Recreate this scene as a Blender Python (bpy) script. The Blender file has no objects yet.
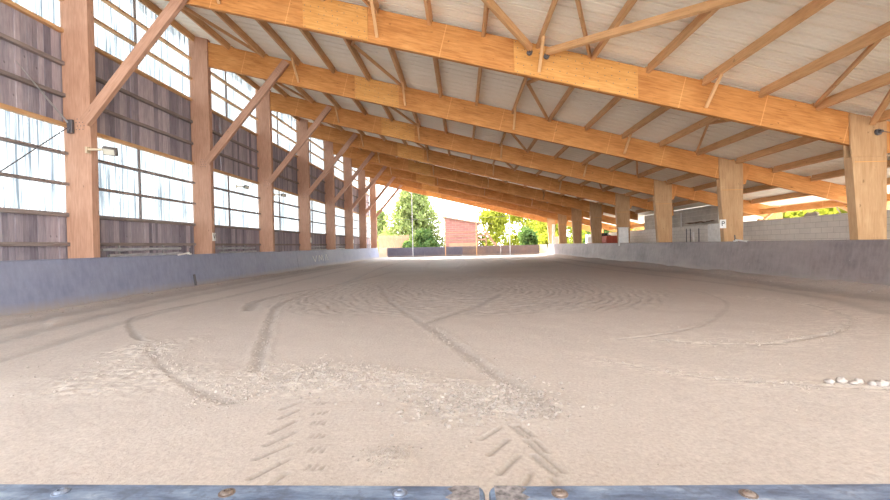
import bpy, math, random
import numpy as np
from mathutils import Vector, Matrix

random.seed(7)
rng = np.random.default_rng(7)
scn = bpy.context.scene
COL = scn.collection
ORD = ['first', 'second', 'third', 'fourth', 'fifth', 'sixth', 'seventh', 'eighth', 'ninth', 'tenth', 'eleventh',
       'twelfth', 'thirteenth', 'fourteenth', 'fifteenth', 'sixteenth', 'seventeenth', 'eighteenth', 'nineteenth', 'twentieth']

# ------------------------------------------------------------------ materials
def newmat(name):
    m = bpy.data.materials.new(name)
    m.use_nodes = True
    nt = m.node_tree
    b = nt.nodes['Principled BSDF']
    return m, nt, b

def nd(nt, typ, **kw):
    n = nt.nodes.new(typ)
    for k, v in kw.items():
        setattr(n, k, v)
    return n

def ramp(nt, fac, stops):
    r = nd(nt, 'ShaderNodeValToRGB')
    el = r.color_ramp.elements
    while len(el) < len(stops):
        el.new(0.5)
    for e, (p, c) in zip(el, stops):
        e.position = p
        e.color = (c[0], c[1], c[2], 1)
    nt.links.new(fac, r.inputs[0])
    return r.outputs[0]

def noise(nt, vec, scale, detail=4, rough=.55, dist=0.):
    n = nd(nt, 'ShaderNodeTexNoise')
    n.inputs['Scale'].default_value = scale
    n.inputs['Detail'].default_value = detail
    n.inputs['Roughness'].default_value = rough
    n.inputs['Distortion'].default_value = dist
    if vec is not None:
        nt.links.new(vec, n.inputs['Vector'])
    return n.outputs[0]

def mapping(nt, vec, scale=(1, 1, 1), loc=(0, 0, 0)):
    m = nd(nt, 'ShaderNodeMapping')
    m.inputs['Scale'].default_value = scale
    m.inputs['Location'].default_value = loc
    nt.links.new(vec, m.inputs['Vector'])
    return m.outputs[0]

def mix(nt, fac, a, b, typ='MIX'):
    m = nd(nt, 'ShaderNodeMix', data_type='RGBA', blend_type=typ)
    for s, v in ((m.inputs[0], fac), (m.inputs[6], a), (m.inputs[7], b)):
        if isinstance(v, bpy.types.NodeSocket):
            nt.links.new(v, s)
        elif isinstance(v, (int, float)):
            s.default_value = v
        else:
            s.default_value = (v[0], v[1], v[2], 1)
    return m.outputs[2]

def math_(nt, op, a, b=0.):
    m = nd(nt, 'ShaderNodeMath', operation=op)
    for s, v in ((m.inputs[0], a), (m.inputs[1], b)):
        if isinstance(v, bpy.types.NodeSocket):
            nt.links.new(v, s)
        else:
            s.default_value = v
    return m.outputs[0]

def bump(nt, b, h, strength=.3, dist=.01):
    n = nd(nt, 'ShaderNodeBump')
    n.inputs['Strength'].default_value = strength
    n.inputs['Distance'].default_value = dist
    nt.links.new(h, n.inputs['Height'])
    nt.links.new(n.outputs[0], b.inputs['Normal'])

def objco(nt):
    return nd(nt, 'ShaderNodeTexCoord').outputs['Object']

def wood(name, dark, mid, light, seams=False, rnd=.18, rough=.6):
    m, nt, b = newmat(name)
    at = nd(nt, 'ShaderNodeAttribute', attribute_name='gco')
    oi = nd(nt, 'ShaderNodeObjectInfo')
    off = nd(nt, 'ShaderNodeVectorMath', operation='ADD')
    cx = nd(nt, 'ShaderNodeCombineXYZ')
    nt.links.new(math_(nt, 'MULTIPLY', oi.outputs['Random'], 37.), cx.inputs[0])
    nt.links.new(at.outputs['Vector'], off.inputs[0])
    nt.links.new(cx.outputs[0], off.inputs[1])
    v = off.outputs[0]
    g = noise(nt, mapping(nt, v, (2.2, 26, 26)), 1., 6, .6, .6)
    blot = noise(nt, mapping(nt, v, (1.3, 3.5, 3.5)), 1., 3, .6)
    c = ramp(nt, g, [(.28, dark), (.5, mid), (.74, light)])
    c = mix(nt, .35, c, ramp(nt, blot, [(.3, dark), (.52, mid), (.72, light)]))
    knots = noise(nt, mapping(nt, v, (7, 11, 11)), 1., 2, .5)
    c = mix(nt, ramp(nt, knots, [(.70, (0, 0, 0)), (.76, (.6, .6, .6))]), c, tuple(x * .45 for x in dark))
    if seams:
        sx = nd(nt, 'ShaderNodeSeparateXYZ')
        nt.links.new(at.outputs['Vector'], sx.inputs[0])
        fr = math_(nt, 'FRACT', math_(nt, 'MULTIPLY', sx.outputs[0], 1 / 1.9))
        s = math_(nt, 'LESS_THAN', fr, .012)
        s = math_(nt, 'MULTIPLY', s, .35)
        c = mix(nt, s, c, tuple(min(1, x * 1.35 + .05) for x in light))
    bri = math_(nt, 'ADD', math_(nt, 'MULTIPLY', oi.outputs['Random'], rnd), 1 - rnd / 2)
    c = mix(nt, 1., c, bri, 'MULTIPLY')
    nt.links.new(c, b.inputs['Base Color'])
    b.inputs['Roughness'].default_value = rough
    b.inputs['Specular IOR Level'].default_value = .25
    bump(nt, b, g, .25, .004)
    return m

def wood_boards(*a):
    m = wood(*a)
    nt = m.node_tree; b = nt.nodes['Principled BSDF']
    src = b.inputs['Base Color'].links[0].from_socket
    g = nd(nt, 'ShaderNodeNewGeometry')
    k = ramp(nt, g.outputs['Random Per Island'], [(0., (.55, .55, .58)), (.5, (.86, .86, .86)), (1., (1.2, 1.16, 1.12))])
    nt.links.new(mix(nt, 1., src, k, 'MULTIPLY'), b.inputs['Base Color'])
    return m

M = {}
M['beam'] = wood('laminated_beam_timber', (.36, .135, .036), (.58, .255, .078), (.74, .39, .145), True)
M['ply'] = wood('splice_plywood', (.46, .21, .055), (.66, .33, .10), (.79, .46, .18))
M['post'] = wood('haze_paled_laminated_post', (.36, .19, .125), (.49, .285, .20), (.60, .375, .28), False)  # timber colour dulled towards pink to carry the bluish haze
M['column'] = wood('pale_laminated_column', (.34, .19, .09), (.46, .285, .15), (.56, .375, .22), False)
M['purlin'] = wood('sawn_spruce', (.46, .25, .115), (.64, .38, .19), (.76, .50, .28))
M['siding'] = wood_boards('hazed_grey_weathered_boards', (.30, .265, .315), (.46, .41, .47), (.62, .56, .61), False, .3, .85)  # weathered grey, lifted lighter and purpler in place of haze
M['greyrail'] = wood('grey_rail_timber', (.17, .14, .14), (.27, .225, .215), (.38, .32, .30), False, .2, .8)

def flat(name, col, rough=.6, metal=0., var=.12, scale=6., spec=.4):
    m, nt, b = newmat(name)
    n = noise(nt, objco(nt), scale, 5, .6)
    c = ramp(nt, n, [(.3, tuple(x * (1 - var) for x in col)), (.7, tuple(min(1, x * (1 + var)) for x in col))])
    nt.links.new(c, b.inputs['Base Color'])
    b.inputs['Roughness'].default_value = rough
    b.inputs['Metallic'].default_value = metal
    b.inputs['Specular IOR Level'].default_value = spec
    return m

M['steel'] = flat('galvanised_steel', (.42, .43, .45), .45, .7)
M['darksteel'] = flat('dark_steel', (.13, .125, .14), .5, .4)
M['white'] = flat('white_paint', (.78, .78, .77), .5)
M['black'] = flat('black_paint', (.03, .03, .035), .5)
M['red'] = flat('faded_red_paint', (.45, .085, .05), .5)
M['tyre'] = flat('black_rubber', (.035, .033, .035), .9)
M['lampgrey'] = flat('grey_lamp_housing', (.15, .14, .14), .5)
M['lampglass'] = flat('lamp_glass', (.55, .53, .46), .2)
M['concrete'] = flat('grey_concrete', (.50, .455, .40), .9, var=.18, scale=2.)
M['rusty'] = flat('rusty_sheet_metal', (.20, .115, .07), .8, var=.35, scale=5.)
M['bark'] = flat('bark', (.16, .11, .075), .9, var=.3)
M['palewood'] = wood('sun_paled_plywood', (.52, .40, .27), (.64, .52, .37), (.74, .63, .48))
M['fencewood'] = wood('orange_fence_boards', (.15, .075, .04), (.21, .115, .065), (.26, .15, .09))
M['pole'] = flat('weathered_white_pole', (.42, .42, .45), .6, var=.2)
M['soil'] = flat('bare_ground', (.66, .60, .52), .95, var=.15, scale=.6)

def kick(name, base, blotch, blue):
    m, nt, b = newmat(name)
    o = objco(nt)
    big = noise(nt, mapping(nt, o, (1, .45, 1.)), 1.3, 5, .62)
    fine = noise(nt, mapping(nt, o, (1, 1, .35)), 9., 5, .65)
    c = ramp(nt, big, [(.32, blotch), (.55, base), (.75, blue)])
    c = mix(nt, ramp(nt, fine, [(.35, (0, 0, 0)), (.75, (.5, .5, .5))]), c, tuple(min(1, x * 1.45) for x in base))
    spk = noise(nt, mapping(nt, o, (7, 7, 5)), 1.6, 3, .6)
    c = mix(nt, ramp(nt, spk, [(.70, (0, 0, 0)), (.78, (.55, .55, .55))]), c, (.5, .47, .45))
    sz = nd(nt, 'ShaderNodeSeparateXYZ')
    nt.links.new(o, sz.inputs[0])
    dust = ramp(nt, math_(nt, 'ADD', math_(nt, 'MULTIPLY', sz.outputs[2], 1.), math_(nt, 'MULTIPLY', fine, .22)), [(.20, (.75, .75, .75)), (.42, (0, 0, 0))])
    c = mix(nt, dust, c, (.36, .31, .27))
    nt.links.new(c, b.inputs['Base Color'])
    b.inputs['Roughness'].default_value = .55
    b.inputs['Specular IOR Level'].default_value = .35
    return m
M['kickL'] = kick('haze_tinted_plywood', (.235, .255, .355), (.20, .22, .325), (.27, .29, .385))  # blue veil of haze mixed into the board colour
M['kickR'] = kick('mauve_brown_stained_plywood', (.255, .215, .215), (.165, .14, .15), (.33, .285, .275))
M['kickD'] = kick('shade_darkened_slate_plywood', (.10, .10, .14), (.08, .08, .12), (.13, .13, .17))  # shade on the far boards put into a darker colour
M['kickF'] = kick('shade_darkened_brown_plywood', (.17, .125, .115), (.12, .105, .12), (.25, .17, .14))  # brown far boards, likewise darkened for standing in shadow

# clear corrugated panels
def pane_mat():
    m, nt, b = newmat('clear_corrugated_plastic')
    o = objco(nt)
    st = noise(nt, mapping(nt, o, (1, 17, .5)), 1., 4, .6)
    dash = noise(nt, mapping(nt, o, (1, 21, 4.0)), 1., 3, .6)
    dash2 = noise(nt, mapping(nt, o, (1, .8, .9)), 1., 2, .5)
    c = ramp(nt, st, [(.36, (.030, .037, .044)), (.48, (.085, .097, .104)), (.60, (.16, .172, .176))])
    thr = math_(nt, 'SUBTRACT', dash, math_(nt, 'MULTIPLY', dash2, .12))
    d = ramp(nt, thr, [(.56, (0, 0, 0)), (.62, (.6, .6, .6))])
    c = mix(nt, d, c, (.03, .035, .045))
    sy = nd(nt, 'ShaderNodeSeparateXYZ')
    nt.links.new(o, sy.inputs[0])
    fr = math_(nt, 'FRACT', math_(nt, 'MULTIPLY', sy.outputs[1], 1 / .9))
    lap = math_(nt, 'MULTIPLY', math_(nt, 'LESS_THAN', fr, .05), .45)
    c = mix(nt, lap, c, (.06, .07, .09))
    tr = nd(nt, 'ShaderNodeBsdfTranslucent')
    tp = nd(nt, 'ShaderNodeBsdfTransparent')
    nt.links.new(c, tr.inputs[0])
    nt.links.new(c, tp.inputs[0])
    mx = nd(nt, 'ShaderNodeMixShader')
    mx.inputs[0].default_value = .0
    nt.links.new(tr.outputs[0], mx.inputs[1])
    nt.links.new(tp.outputs[0], mx.inputs[2])
    nt.links.new(mx.outputs[0], nt.nodes['Material Output'].inputs[0])
    return m
M['pane'] = pane_mat()

def deck_mat():
    m, nt, b = newmat('cream_corrugated_steel')
    o = objco(nt)
    n = noise(nt, mapping(nt, o, (.5, 3, 1)), 1.2, 4, .6)
    c = ramp(nt, n, [(.3, (.87, .81, .71)), (.7, (.91, .87, .78))])
    sx = nd(nt, 'ShaderNodeSeparateXYZ')
    nt.links.new(o, sx.inputs[0])
    nt.links.new(c, b.inputs['Base Color'])
    b.inputs['Roughness'].default_value = .5
    return m
M['deck'] = deck_mat()

def block_mat():
    m, nt, b = newmat('grey_concrete_blocks')
    o = objco(nt)
    s = nd(nt, 'ShaderNodeSeparateXYZ'); nt.links.new(o, s.inputs[0])
    cb = nd(nt, 'ShaderNodeCombineXYZ')
    nt.links.new(s.outputs[1], cb.inputs[0]); nt.links.new(s.outputs[2], cb.inputs[1])
    br = nd(nt, 'ShaderNodeTexBrick')
    nt.links.new(cb.outputs[0], br.inputs['Vector'])
    br.inputs['Scale'].default_value = 1.
    br.inputs['Brick Width'].default_value = .5
    br.inputs['Row Height'].default_value = .2
    br.inputs['Mortar Size'].default_value = .008
    br.inputs['Color1'].default_value = (.78, .74, .69, 1)
    br.inputs['Color2'].default_value = (.68, .65, .61, 1)
    br.inputs['Mortar'].default_value = (.42, .39, .36, 1)
    n = noise(nt, o, 3., 5, .6)
    c = mix(nt, .35, br.outputs[0], ramp(nt, n, [(.3, (.60, .57, .54)), (.7, (.84, .80, .75))]))
    nt.links.new(c, b.inputs['Base Color'])
    b.inputs['Roughness'].default_value = .9
    bump(nt, b, br.outputs[1], -.4, .01)
    return m
M['block'] = block_mat()

def brick_mat():
    m, nt, b = newmat('red_brickwork')
    o = objco(nt)
    s = nd(nt, 'ShaderNodeSeparateXYZ'); nt.links.new(o, s.inputs[0])
    cb = nd(nt, 'ShaderNodeCombineXYZ')
    nt.links.new(math_(nt, 'ADD', s.outputs[0], s.outputs[1]), cb.inputs[0]); nt.links.new(s.outputs[2], cb.inputs[1])
    br = nd(nt, 'ShaderNodeTexBrick')
    nt.links.new(cb.outputs[0], br.inputs['Vector'])
    br.inputs['Scale'].default_value = 1.
    br.inputs['Brick Width'].default_value = .9
    br.inputs['Row Height'].default_value = .3
    br.inputs['Mortar Size'].default_value = .03
    br.inputs['Color1'].default_value = (.13, .042, .032, 1)
    br.inputs['Color2'].default_value = (.17, .062, .045, 1)
    br.inputs['Mortar'].default_value = (.15, .09, .075, 1)
    nt.links.new(br.outputs[0], b.inputs['Base Color'])
    b.inputs['Roughness'].default_value = .9
    return m
M['brick'] = brick_mat()

def sand_mat():
    m, nt, b = newmat('arena_sand')
    o = objco(nt)
    big = noise(nt, o, .55, 4, .6)
    fine = noise(nt, o, 38., 5, .7)
    med = noise(nt, o, 5., 5, .65)
    c = ramp(nt, big, [(.3, (.40, .357, .342)), (.7, (.475, .43, .412))])
    c = mix(nt, .5, c, ramp(nt, med, [(.3, (.385, .34, .32)), (.7, (.50, .447, .423))]))
    c = mix(nt, .5, c, ramp(nt, fine, [(.28, (.28, .24, .22)), (.5, (.44, .39, .367)), (.72, (.57, .52, .49))]))
    a = nd(nt, 'ShaderNodeAttribute', attribute_name='moist_shade')  # damp sand plus the painted shade of the tyre treads
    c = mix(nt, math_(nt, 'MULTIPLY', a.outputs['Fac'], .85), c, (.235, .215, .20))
    d = nd(nt, 'ShaderNodeAttribute', attribute_name='crust')
    cr = math_(nt, 'MULTIPLY', d.outputs['Fac'], ramp(nt, noise(nt, mapping(nt, o, (5, 12, 5)), 1.5, 4, .7), [(.48, (0, 0, 0)), (.62, (1, 1, 1))]))
    c = mix(nt, math_(nt, 'MULTIPLY', cr, .6), c, (.68, .62, .57))
    nt.links.new(c, b.inputs['Base Color'])
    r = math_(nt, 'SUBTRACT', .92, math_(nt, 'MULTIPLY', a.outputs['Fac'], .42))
    nt.links.new(r, b.inputs['Roughness'])
    b.inputs['Specular IOR Level'].default_value = .25
    bump(nt, b, math_(nt, 'ADD', fine, math_(nt, 'MULTIPLY', med, .35)), .55, .012)
    return m
M['sand'] = sand_mat()
M['clod'] = flat('dry_sand_clods', (.37, .33, .308), .95, var=.3, scale=14.)

def cap_mat():
    m, nt, b = newmat('worn_blue_steel')
    o = objco(nt)
    n = noise(nt, mapping(nt, o, (22, 75, 75)), 1., 6, .7)
    n2 = noise(nt, mapping(nt, o, (90, 90, 90)), 1., 4, .6)
    c = ramp(nt, n, [(.28, (.03, .042, .08)), (.45, (.10, .14, .225)), (.58, (.17, .225, .325)), (.74, (.36, .42, .50))])
    c = mix(nt, ramp(nt, n2, [(.52, (0, 0, 0)), (.66, (.6, .6, .6))]), c, (.06, .075, .115))
    nt.links.new(c, b.inputs['Base Color'])
    b.inputs['Roughness'].default_value = .42
    b.inputs['Metallic'].default_value = .25
    return m
M['cap'] = cap_mat()
M['rustpatch'] = flat('chipped_rusty_paint', (.15, .135, .14), .8, var=.7, scale=160.)
M['screw'] = flat('rusty_screw', (.15, .115, .10), .55, .3, var=.35, scale=120.)
M['screwz'] = flat('zinc_screw', (.17, .20, .27), .4, .5, var=.25, scale=120.)

def leaf_mat(name, c1, c2):
    m, nt, b = newmat(name)
    g = nd(nt, 'ShaderNodeNewGeometry')
    c = ramp(nt, g.outputs['Random Per Island'], [(0., c1), (1., c2)])
    df = nd(nt, 'ShaderNodeBsdfDiffuse'); tr = nd(nt, 'ShaderNodeBsdfTranslucent')
    nt.links.new(c, df.inputs[0]); nt.links.new(mix(nt, 1., c, (1., 1., .55), 'MULTIPLY'), tr.inputs[0])
    mx = nd(nt, 'ShaderNodeMixShader'); mx.inputs[0].default_value = .5
    nt.links.new(df.outputs[0], mx.inputs[1]); nt.links.new(tr.outputs[0], mx.inputs[2])
    nt.links.new(mx.outputs[0], nt.nodes['Material Output'].inputs[0])
    return m
M['leafA'] = leaf_mat('conifer_needles', (.12, .16, .05), (.30, .33, .14))
M['leafB'] = leaf_mat('yellow_green_leaves', (.18, .205, .025), (.38, .37, .06))
M['leafC'] = leaf_mat('mid_green_leaves', (.05, .10, .035), (.14, .19, .065))

# ------------------------------------------------------------------ mesh helpers
class MB:
    def __init__(s):
        s.v = []; s.f = []; s.mi = []; s.g = []
    def add(s, vs, fs, mi=0, g=None):
        b = len(s.v)
        s.v += [tuple(p) for p in vs]
        s.f += [tuple(i + b for i in f) for f in fs]
        s.mi += [mi] * len(fs)
        s.g += [tuple(p) for p in (g if g is not None else vs)]
    def bar(s, p0, p1, w, h, up=(0, 0, 1), ch=.006, mi=0):
        """a squared bar with chamfered arrises from p0 to p1; w across, h along 'up'"""
        p0, p1 = Vector(p0), Vector(p1)
        d = (p1 - p0); L = d.length; d.normalize()
        u = Vector(up); u = (u - u.dot(d) * d).normalized()
        r = d.cross(u)
        a, b = w / 2, h / 2
        c = min(ch, a * .6, b * .6)
        prof = [(a, b - c), (a - c, b), (-a + c, b), (-a, b - c), (-a, -b + c), (-a + c, -b), (a - c, -b), (a, -b + c)]
        vs = [p0 + r * x + u * y for x, y in prof] + [p1 + r * x + u * y for x, y in prof]
        off = random.random() * 9
        g = [(off, x, y) for x, y in prof] + [(off + L, x, y) for x, y in prof]
        n = 8
        fs = [(i, (i + 1) % n, n + (i + 1) % n, n + i) for i in range(n)] + [tuple(range(n))[::-1], tuple(range(n, 2 * n))]
        s.add(vs, fs, mi, g)
    def box(s, lo, hi, ch=.004, mi=0):
        lo, hi = Vector(lo), Vector(hi); c = (lo + hi) / 2
        e = hi - lo
        if e.x >= e.y and e.x >= e.z:
            s.bar((lo.x, c.y, c.z), (hi.x, c.y, c.z), e.y, e.z, (0, 0, 1), ch, mi)
        elif e.y >= e.z:
            s.bar((c.x, lo.y, c.z), (c.x, hi.y, c.z), e.x, e.z, (0, 0, 1), ch, mi)
        else:
            s.bar((c.x, c.y, lo.z), (c.x, c.y, hi.z), e.x, e.y, (0, 1, 0), ch, mi)
    def prism(s, poly, y0, y1, ch=.012, mi=0, g_dir=(1, 0)):
        """polygon in XZ extruded along Y with a small chamfer"""
        cx = sum(p[0] for p in poly) / len(poly); cz = sum(p[1] for p in poly) / len(poly)
        def ins(p):
            d = Vector((cx - p[0], cz - p[1])); l = d.length
            return (p[0] + d.x / l * ch, p[1] + d.y / l * ch)
        n = len(poly); rings = []
        rings.append([(ins(p)[0], y0, ins(p)[1]) for p in poly])
        rings.append([(p[0], y0 + ch, p[1]) for p in poly])
        rings.append([(p[0], y1 - ch, p[1]) for p in poly])
        rings.append([(ins(p)[0], y1, ins(p)[1]) for p in poly])
        vs = [p for r in rings for p in r]
        fs = []
        for k in range(3):
            for i in range(n):
                fs.append((k * n + i, k * n + (i + 1) % n, (k + 1) * n + (i + 1) % n, (k + 1) * n + i))
        fs += [tuple(range(n))[::-1], tuple(range(3 * n, 4 * n))]
        gd = Vector(g_dir).normalized(); gn = Vector((-gd.y, gd.x))
        g = [(Vector((v[0], v[2])).dot(gd), v[1], Vector((v[0], v[2])).dot(gn)) for v in vs]
        s.add(vs, fs, mi, g)
    def tube(s, pts, r, n=8, mi=0, cap=True):
        pts = [Vector(p) for p in pts]
        rs = r if isinstance(r, (list, tuple)) else [r] * len(pts)
        vs = []; g = []
        for i, p in enumerate(pts):
            d = (pts[min(i + 1, len(pts) - 1)] - pts[max(i - 1, 0)]).normalized()
            a = Vector((0, 0, 1)) if abs(d.z) < .9 else Vector((1, 0, 0))
            x = d.cross(a).normalized(); y = d.cross(x)
            for k in range(n):
                t = 2 * math.pi * k / n
                q = p + (x * math.cos(t) + y * math.sin(t)) * rs[i]
                vs.append(q); g.append((i * .5, math.cos(t) * .1, math.sin(t) * .1))
        fs = []
        for i in range(len(pts) - 1):
            for k in range(n):
                fs.append((i * n + k, i * n + (k + 1) % n, (i + 1) * n + (k + 1) % n, (i + 1) * n + k))
        if cap:
            fs += [tuple(range(n))[::-1], tuple(range((len(pts) - 1) * n, len(pts) * n))]
        s.add(vs, fs, mi, g)
    def disc(s, c, nrm, r, t, n=8, mi=0):
        c = Vector(c); nrm = Vector(nrm).normalized()
        s.tube([c, c + nrm * t], r, n, mi)
    def sphere(s, c, r, mi=0, sq=(1, 1, 1), seg=10, ring=6):
        vs = []; fs = []
        for i in range(ring + 1):
            th = math.pi * i / ring
            for k in range(seg):
                ph = 2 * math.pi * k / seg
                vs.append((c[0] + r * sq[0] * math.sin(th) * math.cos(ph), c[1] + r * sq[1] * math.sin(th) * math.sin(ph), c[2] + r * sq[2] * math.cos(th)))
        for i in range(ring):
            for k in range(seg):
                fs.append((i * seg + k, (i + 1) * seg + k, (i + 1) * seg + (k + 1) % seg, i * seg + (k + 1) % seg))
        s.add(vs, fs, mi)
    def build(s, name, mats, parent=None, smooth=False):
        me = bpy.data.meshes.new(name)
        me.from_pydata(s.v, [], s.f)
        for m in (mats if isinstance(mats, (list, tuple)) else [mats]):
            me.materials.append(m)
        me.polygons.foreach_set('material_index', s.mi)
        if smooth:
            me.polygons.foreach_set('use_smooth', [True] * len(s.f))
        at = me.attributes.new('gco', 'FLOAT_VECTOR', 'POINT')
        at.data.foreach_set('vector', np.array(s.g, dtype=np.float32).ravel())
        me.update()
        o = bpy.data.objects.new(name, me)
        COL.objects.link(o)
        if parent is not None:
            o.parent = parent
        return o

def tag(o, label, cat, group=None, kind='thing'):
    o['label'] = label; o['category'] = cat
    if group: o['group'] = group
    o['kind'] = kind
    return o

def empty(name, loc=(0, 0, 0)):
    o = bpy.data.objects.new(name, None)
    o.location = loc; o.empty_display_size = .2
    COL.objects.link(o)
    return o

def kids(o):
    return [c for c in bpy.data.objects if c.parent == o]

def dup(o, loc, parent=None, deep=True):
    c = o.copy(); COL.objects.link(c)
    c.location = loc
    for ch in kids(o):
        k = ch.copy(); COL.objects.link(k); k.parent = c
        for g in kids(ch):
            q = g.copy(); COL.objects.link(q); q.parent = k
    return c

# ------------------------------------------------------------------ measures (metres; x right, y into the hall, z up)
FY = [5.2 + 5 * i for i in range(9)]            # front faces of the nine frames in view; frame 1 is the first one seen whole
SL = -.2612
top = lambda x: 6.403 + SL * x                 # beam top line
bot = lambda x: 5.60 - .253 * x                # beam underside
PX = [-9.509 + 1.265 * k for k in range(20)]    # purlin lines
XP0, XP1 = -9.70, -9.02                        # left posts
XC0, XC1 = 9.08, 9.62                          # right columns at their foot
DOWN = Vector((1, 0, SL)).normalized()
UPN = Vector((-SL, 0, 1)).normalized()

BN = lambda i: ['out of view above', 'nearest visible', 'second', 'third', 'fourth', 'fifth', 'sixth', 'seventh', 'farthest'][i]

# ------------------------------------------------------------------ left posts
def ordlabel(i, n):
    if i == 1: return 'nearest'
    if i == n - 1: return 'farthest'
    return ORD[i - 1]

pm = MB()
pm.prism([(XP0, -.05), (XP1 - .03, -.05), (XP1, 4.), (XP1, top(XP1) + .1), (XP0, top(XP0) + .1)], 0, .2, .01, g_dir=(0, 1))
for r in range(4):
    for c in range(3):
        pm.disc((-9.38 + c * .085 + (r % 2) * .03, .002, 4.28 + r * .085), (0, -1, 0), .013, .006, 6, 1)
post0 = pm.build('timber_post', [M['post'], M['darksteel']])
posts = [post0] + [dup(post0, (0, 0, 0)) for _ in range(8)]
for i, o in enumerate(posts):
    o.location = (0, FY[i] - .02, 0)
    lab = ('orange-brown timber post of left wall, before the first one seen whole' if i == 0 else
           'orange-brown laminated timber post, %s whole one along the left boarded wall' % ordlabel(i, 9))
    tag(o, lab, 'post', 'tall posts along the left wall')

# ------------------------------------------------------------------ roof beams
bm = MB()
xl, xr, xe = -9.02, 9.3, 14.62
poly = [(xl, bot(xl)), (XC0 - .15, bot(XC0 - .15)), (9.64, 3.36), (xe, 2.10), (xe, top(xe)), (xl, top(xl))]
# main span then lean-to arm as one beam outline
bm.prism([(xl, bot(xl)), (9.3, bot(9.3)), (9.3, top(9.3)), (xl, top(xl))], .02, .14, .012, g_dir=(1, SL))
beam0 = bm.build('roof_beam', M['beam'])
am = MB()
am.prism([(9.3, 3.44), (xe, 2.0), (xe, top(xe)), (9.3, top(9.3))], .03, .13, .012, g_dir=(1, SL))
def plate(x0, x1):
    q = MB()
    q.prism([(x0, bot(x0) + .01), (x1, bot(x1) + .01), (x1, top(x1) - .02), (x0, top(x0) - .02)], -.004, .021, .003, g_dir=(1, SL))
    n = int((x1 - x0) / .17)
    for a in range(n + 1):
        for c in range(5):
            x = x0 + .06 + (x1 - x0 - .12) * a / n + random.uniform(-.03, .03)
            t = .06 + c * .17 + random.uniform(-.03, .03)
            z = bot(x) + t
            if z < top(x) - .05 and random.random() < .85:
                q.disc((x, -.003, z), (0, -1, 0), .011, .004, 6, 1)
    return q
plate(-3.70, -2.14).build('splice_plate', [M['ply'], M['darksteel']], beam0)
beams = [beam0] + [dup(beam0, (0, 0, 0)) for _ in range(8)]
plate(1.30, 4.15).build('splice_plate', [M['ply'], M['darksteel']], beams[1])
arm_long = am.build('outer_arm', M['beam'], beam0)
am = MB()
am.prism([(9.3, 3.44), (12.15, 2.67), (12.15, top(12.15)), (9.3, top(9.3))], .03, .13, .012, g_dir=(1, SL))
arm_short = am.build('outer_arm', M['beam'], beams[4])
for i, o in enumerate(beams[1:], 1):
    if i == 4: continue
    c = (arm_short if i == 5 else arm_long).copy(); COL.objects.link(c); c.parent = o
for i, o in enumerate(beams):
    o.location = (0, FY[i], 0)
    lab = ('sloping laminated roof beam just above and in front of the picture' if i == 0 else
           'long sloping orange laminated roof beam, %s one back from the camera' % ordlabel(i, 9))
    tag(o, lab, 'roof beam', 'sloping roof beams')

# ------------------------------------------------------------------ right columns (wide at the top, narrow at the foot)
cm = MB()
cm.prism([(XC0, 0.05), (XC1, 0.05), (9.655, 3.06), (8.89, 3.06)], -.03, .19, .010, g_dir=(0, 1))
for ya, yb in ((-.03, .018), (.142, .19)):
    cm.prism([(8.89, 3.06), (9.655, 3.06), (9.66, 3.3), (9.66, top(9.66) - .03), (8.86, top(8.86) - .03), (8.87, bot(8.87))], ya, yb, .006, g_dir=(0, 1))
col0 = cm.build('timber_column', M['column'])
hm = MB()
hm.prism([(9.665, 3.12), (9.74, 3.12), (9.90, 3.72), (9.665, 3.78)], -.025, .025, .008, g_dir=(0, 1))
hm.build('haunch', M['beam'], col0)
jm = MB()
jm.box((8.95, -.034, 2.935), (9.652, -.029, 2.950), .002)
jm.build('joint_strip', M['ply'], col0)
cols = [col0] + [dup(col0, (0, 0, 0)) for _ in range(8)]
for i, o in enumerate(cols):
    o.location = (0, FY[i], 0)
    lab = ('tapered timber column just outside the right edge of the picture' if i == 0 else
           'tapered tan timber column behind the right kickboard, %s from the camera' % ordlabel(i, 9))
    tag(o, lab, 'column', 'tapered columns along the right side')

# ------------------------------------------------------------------ knee braces on the left posts
km = MB()
km.bar((-9.10, -.075, 4.42), (-6.12, -.075, 7.90), .13, .25, (0, 0, 1))
for r in range(3):
    for c in range(3):
        p = Vector((-6.45, -.141, 7.52)) + Vector((.65, 0, .76)) * (c * .09) + Vector((-.76, 0, .65)) * (r - 1) * .06
        km.disc(p, (0, -1, 0), .012, .005, 6, 1)
knee0 = km.build('knee_brace', [M['post'], M['darksteel']])
knees = [knee0] + [dup(knee0, (0, 0, 0)) for _ in range(7)]
for i, o in enumerate(knees):
    o.location = (0, FY[i + 1], 0)
    tag(o, 'diagonal timber brace from left wall post up to roof beam, %s from the camera' % ordlabel(i + 1, 9), 'brace', 'diagonal braces on the left posts')

# ------------------------------------------------------------------ purlins
cnt = 0
PH = .21
protos = {}
for b in range(8):                               # bay between frame b and b + 1
    for k, x in enumerate(PX):
        if b >= 5 and k >= 17: continue
        q_x = x - .0
        y0, y1 = FY[b] + .15, FY[b + 1] + .018
        if k in (0, 15): y0, y1 = FY[b] + .195, FY[b + 1] - .035
        zc = top(x) - .11 + PH / 2
        if k >= 18 and b == 4: continue
        if k >= 18 and b == 3: y1 = 22.45
        if k not in protos or (k >= 18 and b == 3):
            pb = MB()
            pb.bar((x, 0, zc), (x, y1 - y0, zc), .085, PH, UPN, .008)
            o = pb.build('purlin', M['purlin'])
            protos.setdefault(k, o)
        else:
            o = protos[k].copy(); COL.objects.link(o)
        o.location = (0, y0, 0)
        where = 'in front of the nearest beam' if b == 0 else 'between %s and %s beams' % ('nearest' if b == 1 else ORD[b - 1], ORD[b] if b < 7 else 'farthest')
        tag(o, 'timber roof purlin, %s from the left wall, %s' % (ORD[k], where), 'purlin', 'roof purlins')

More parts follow.
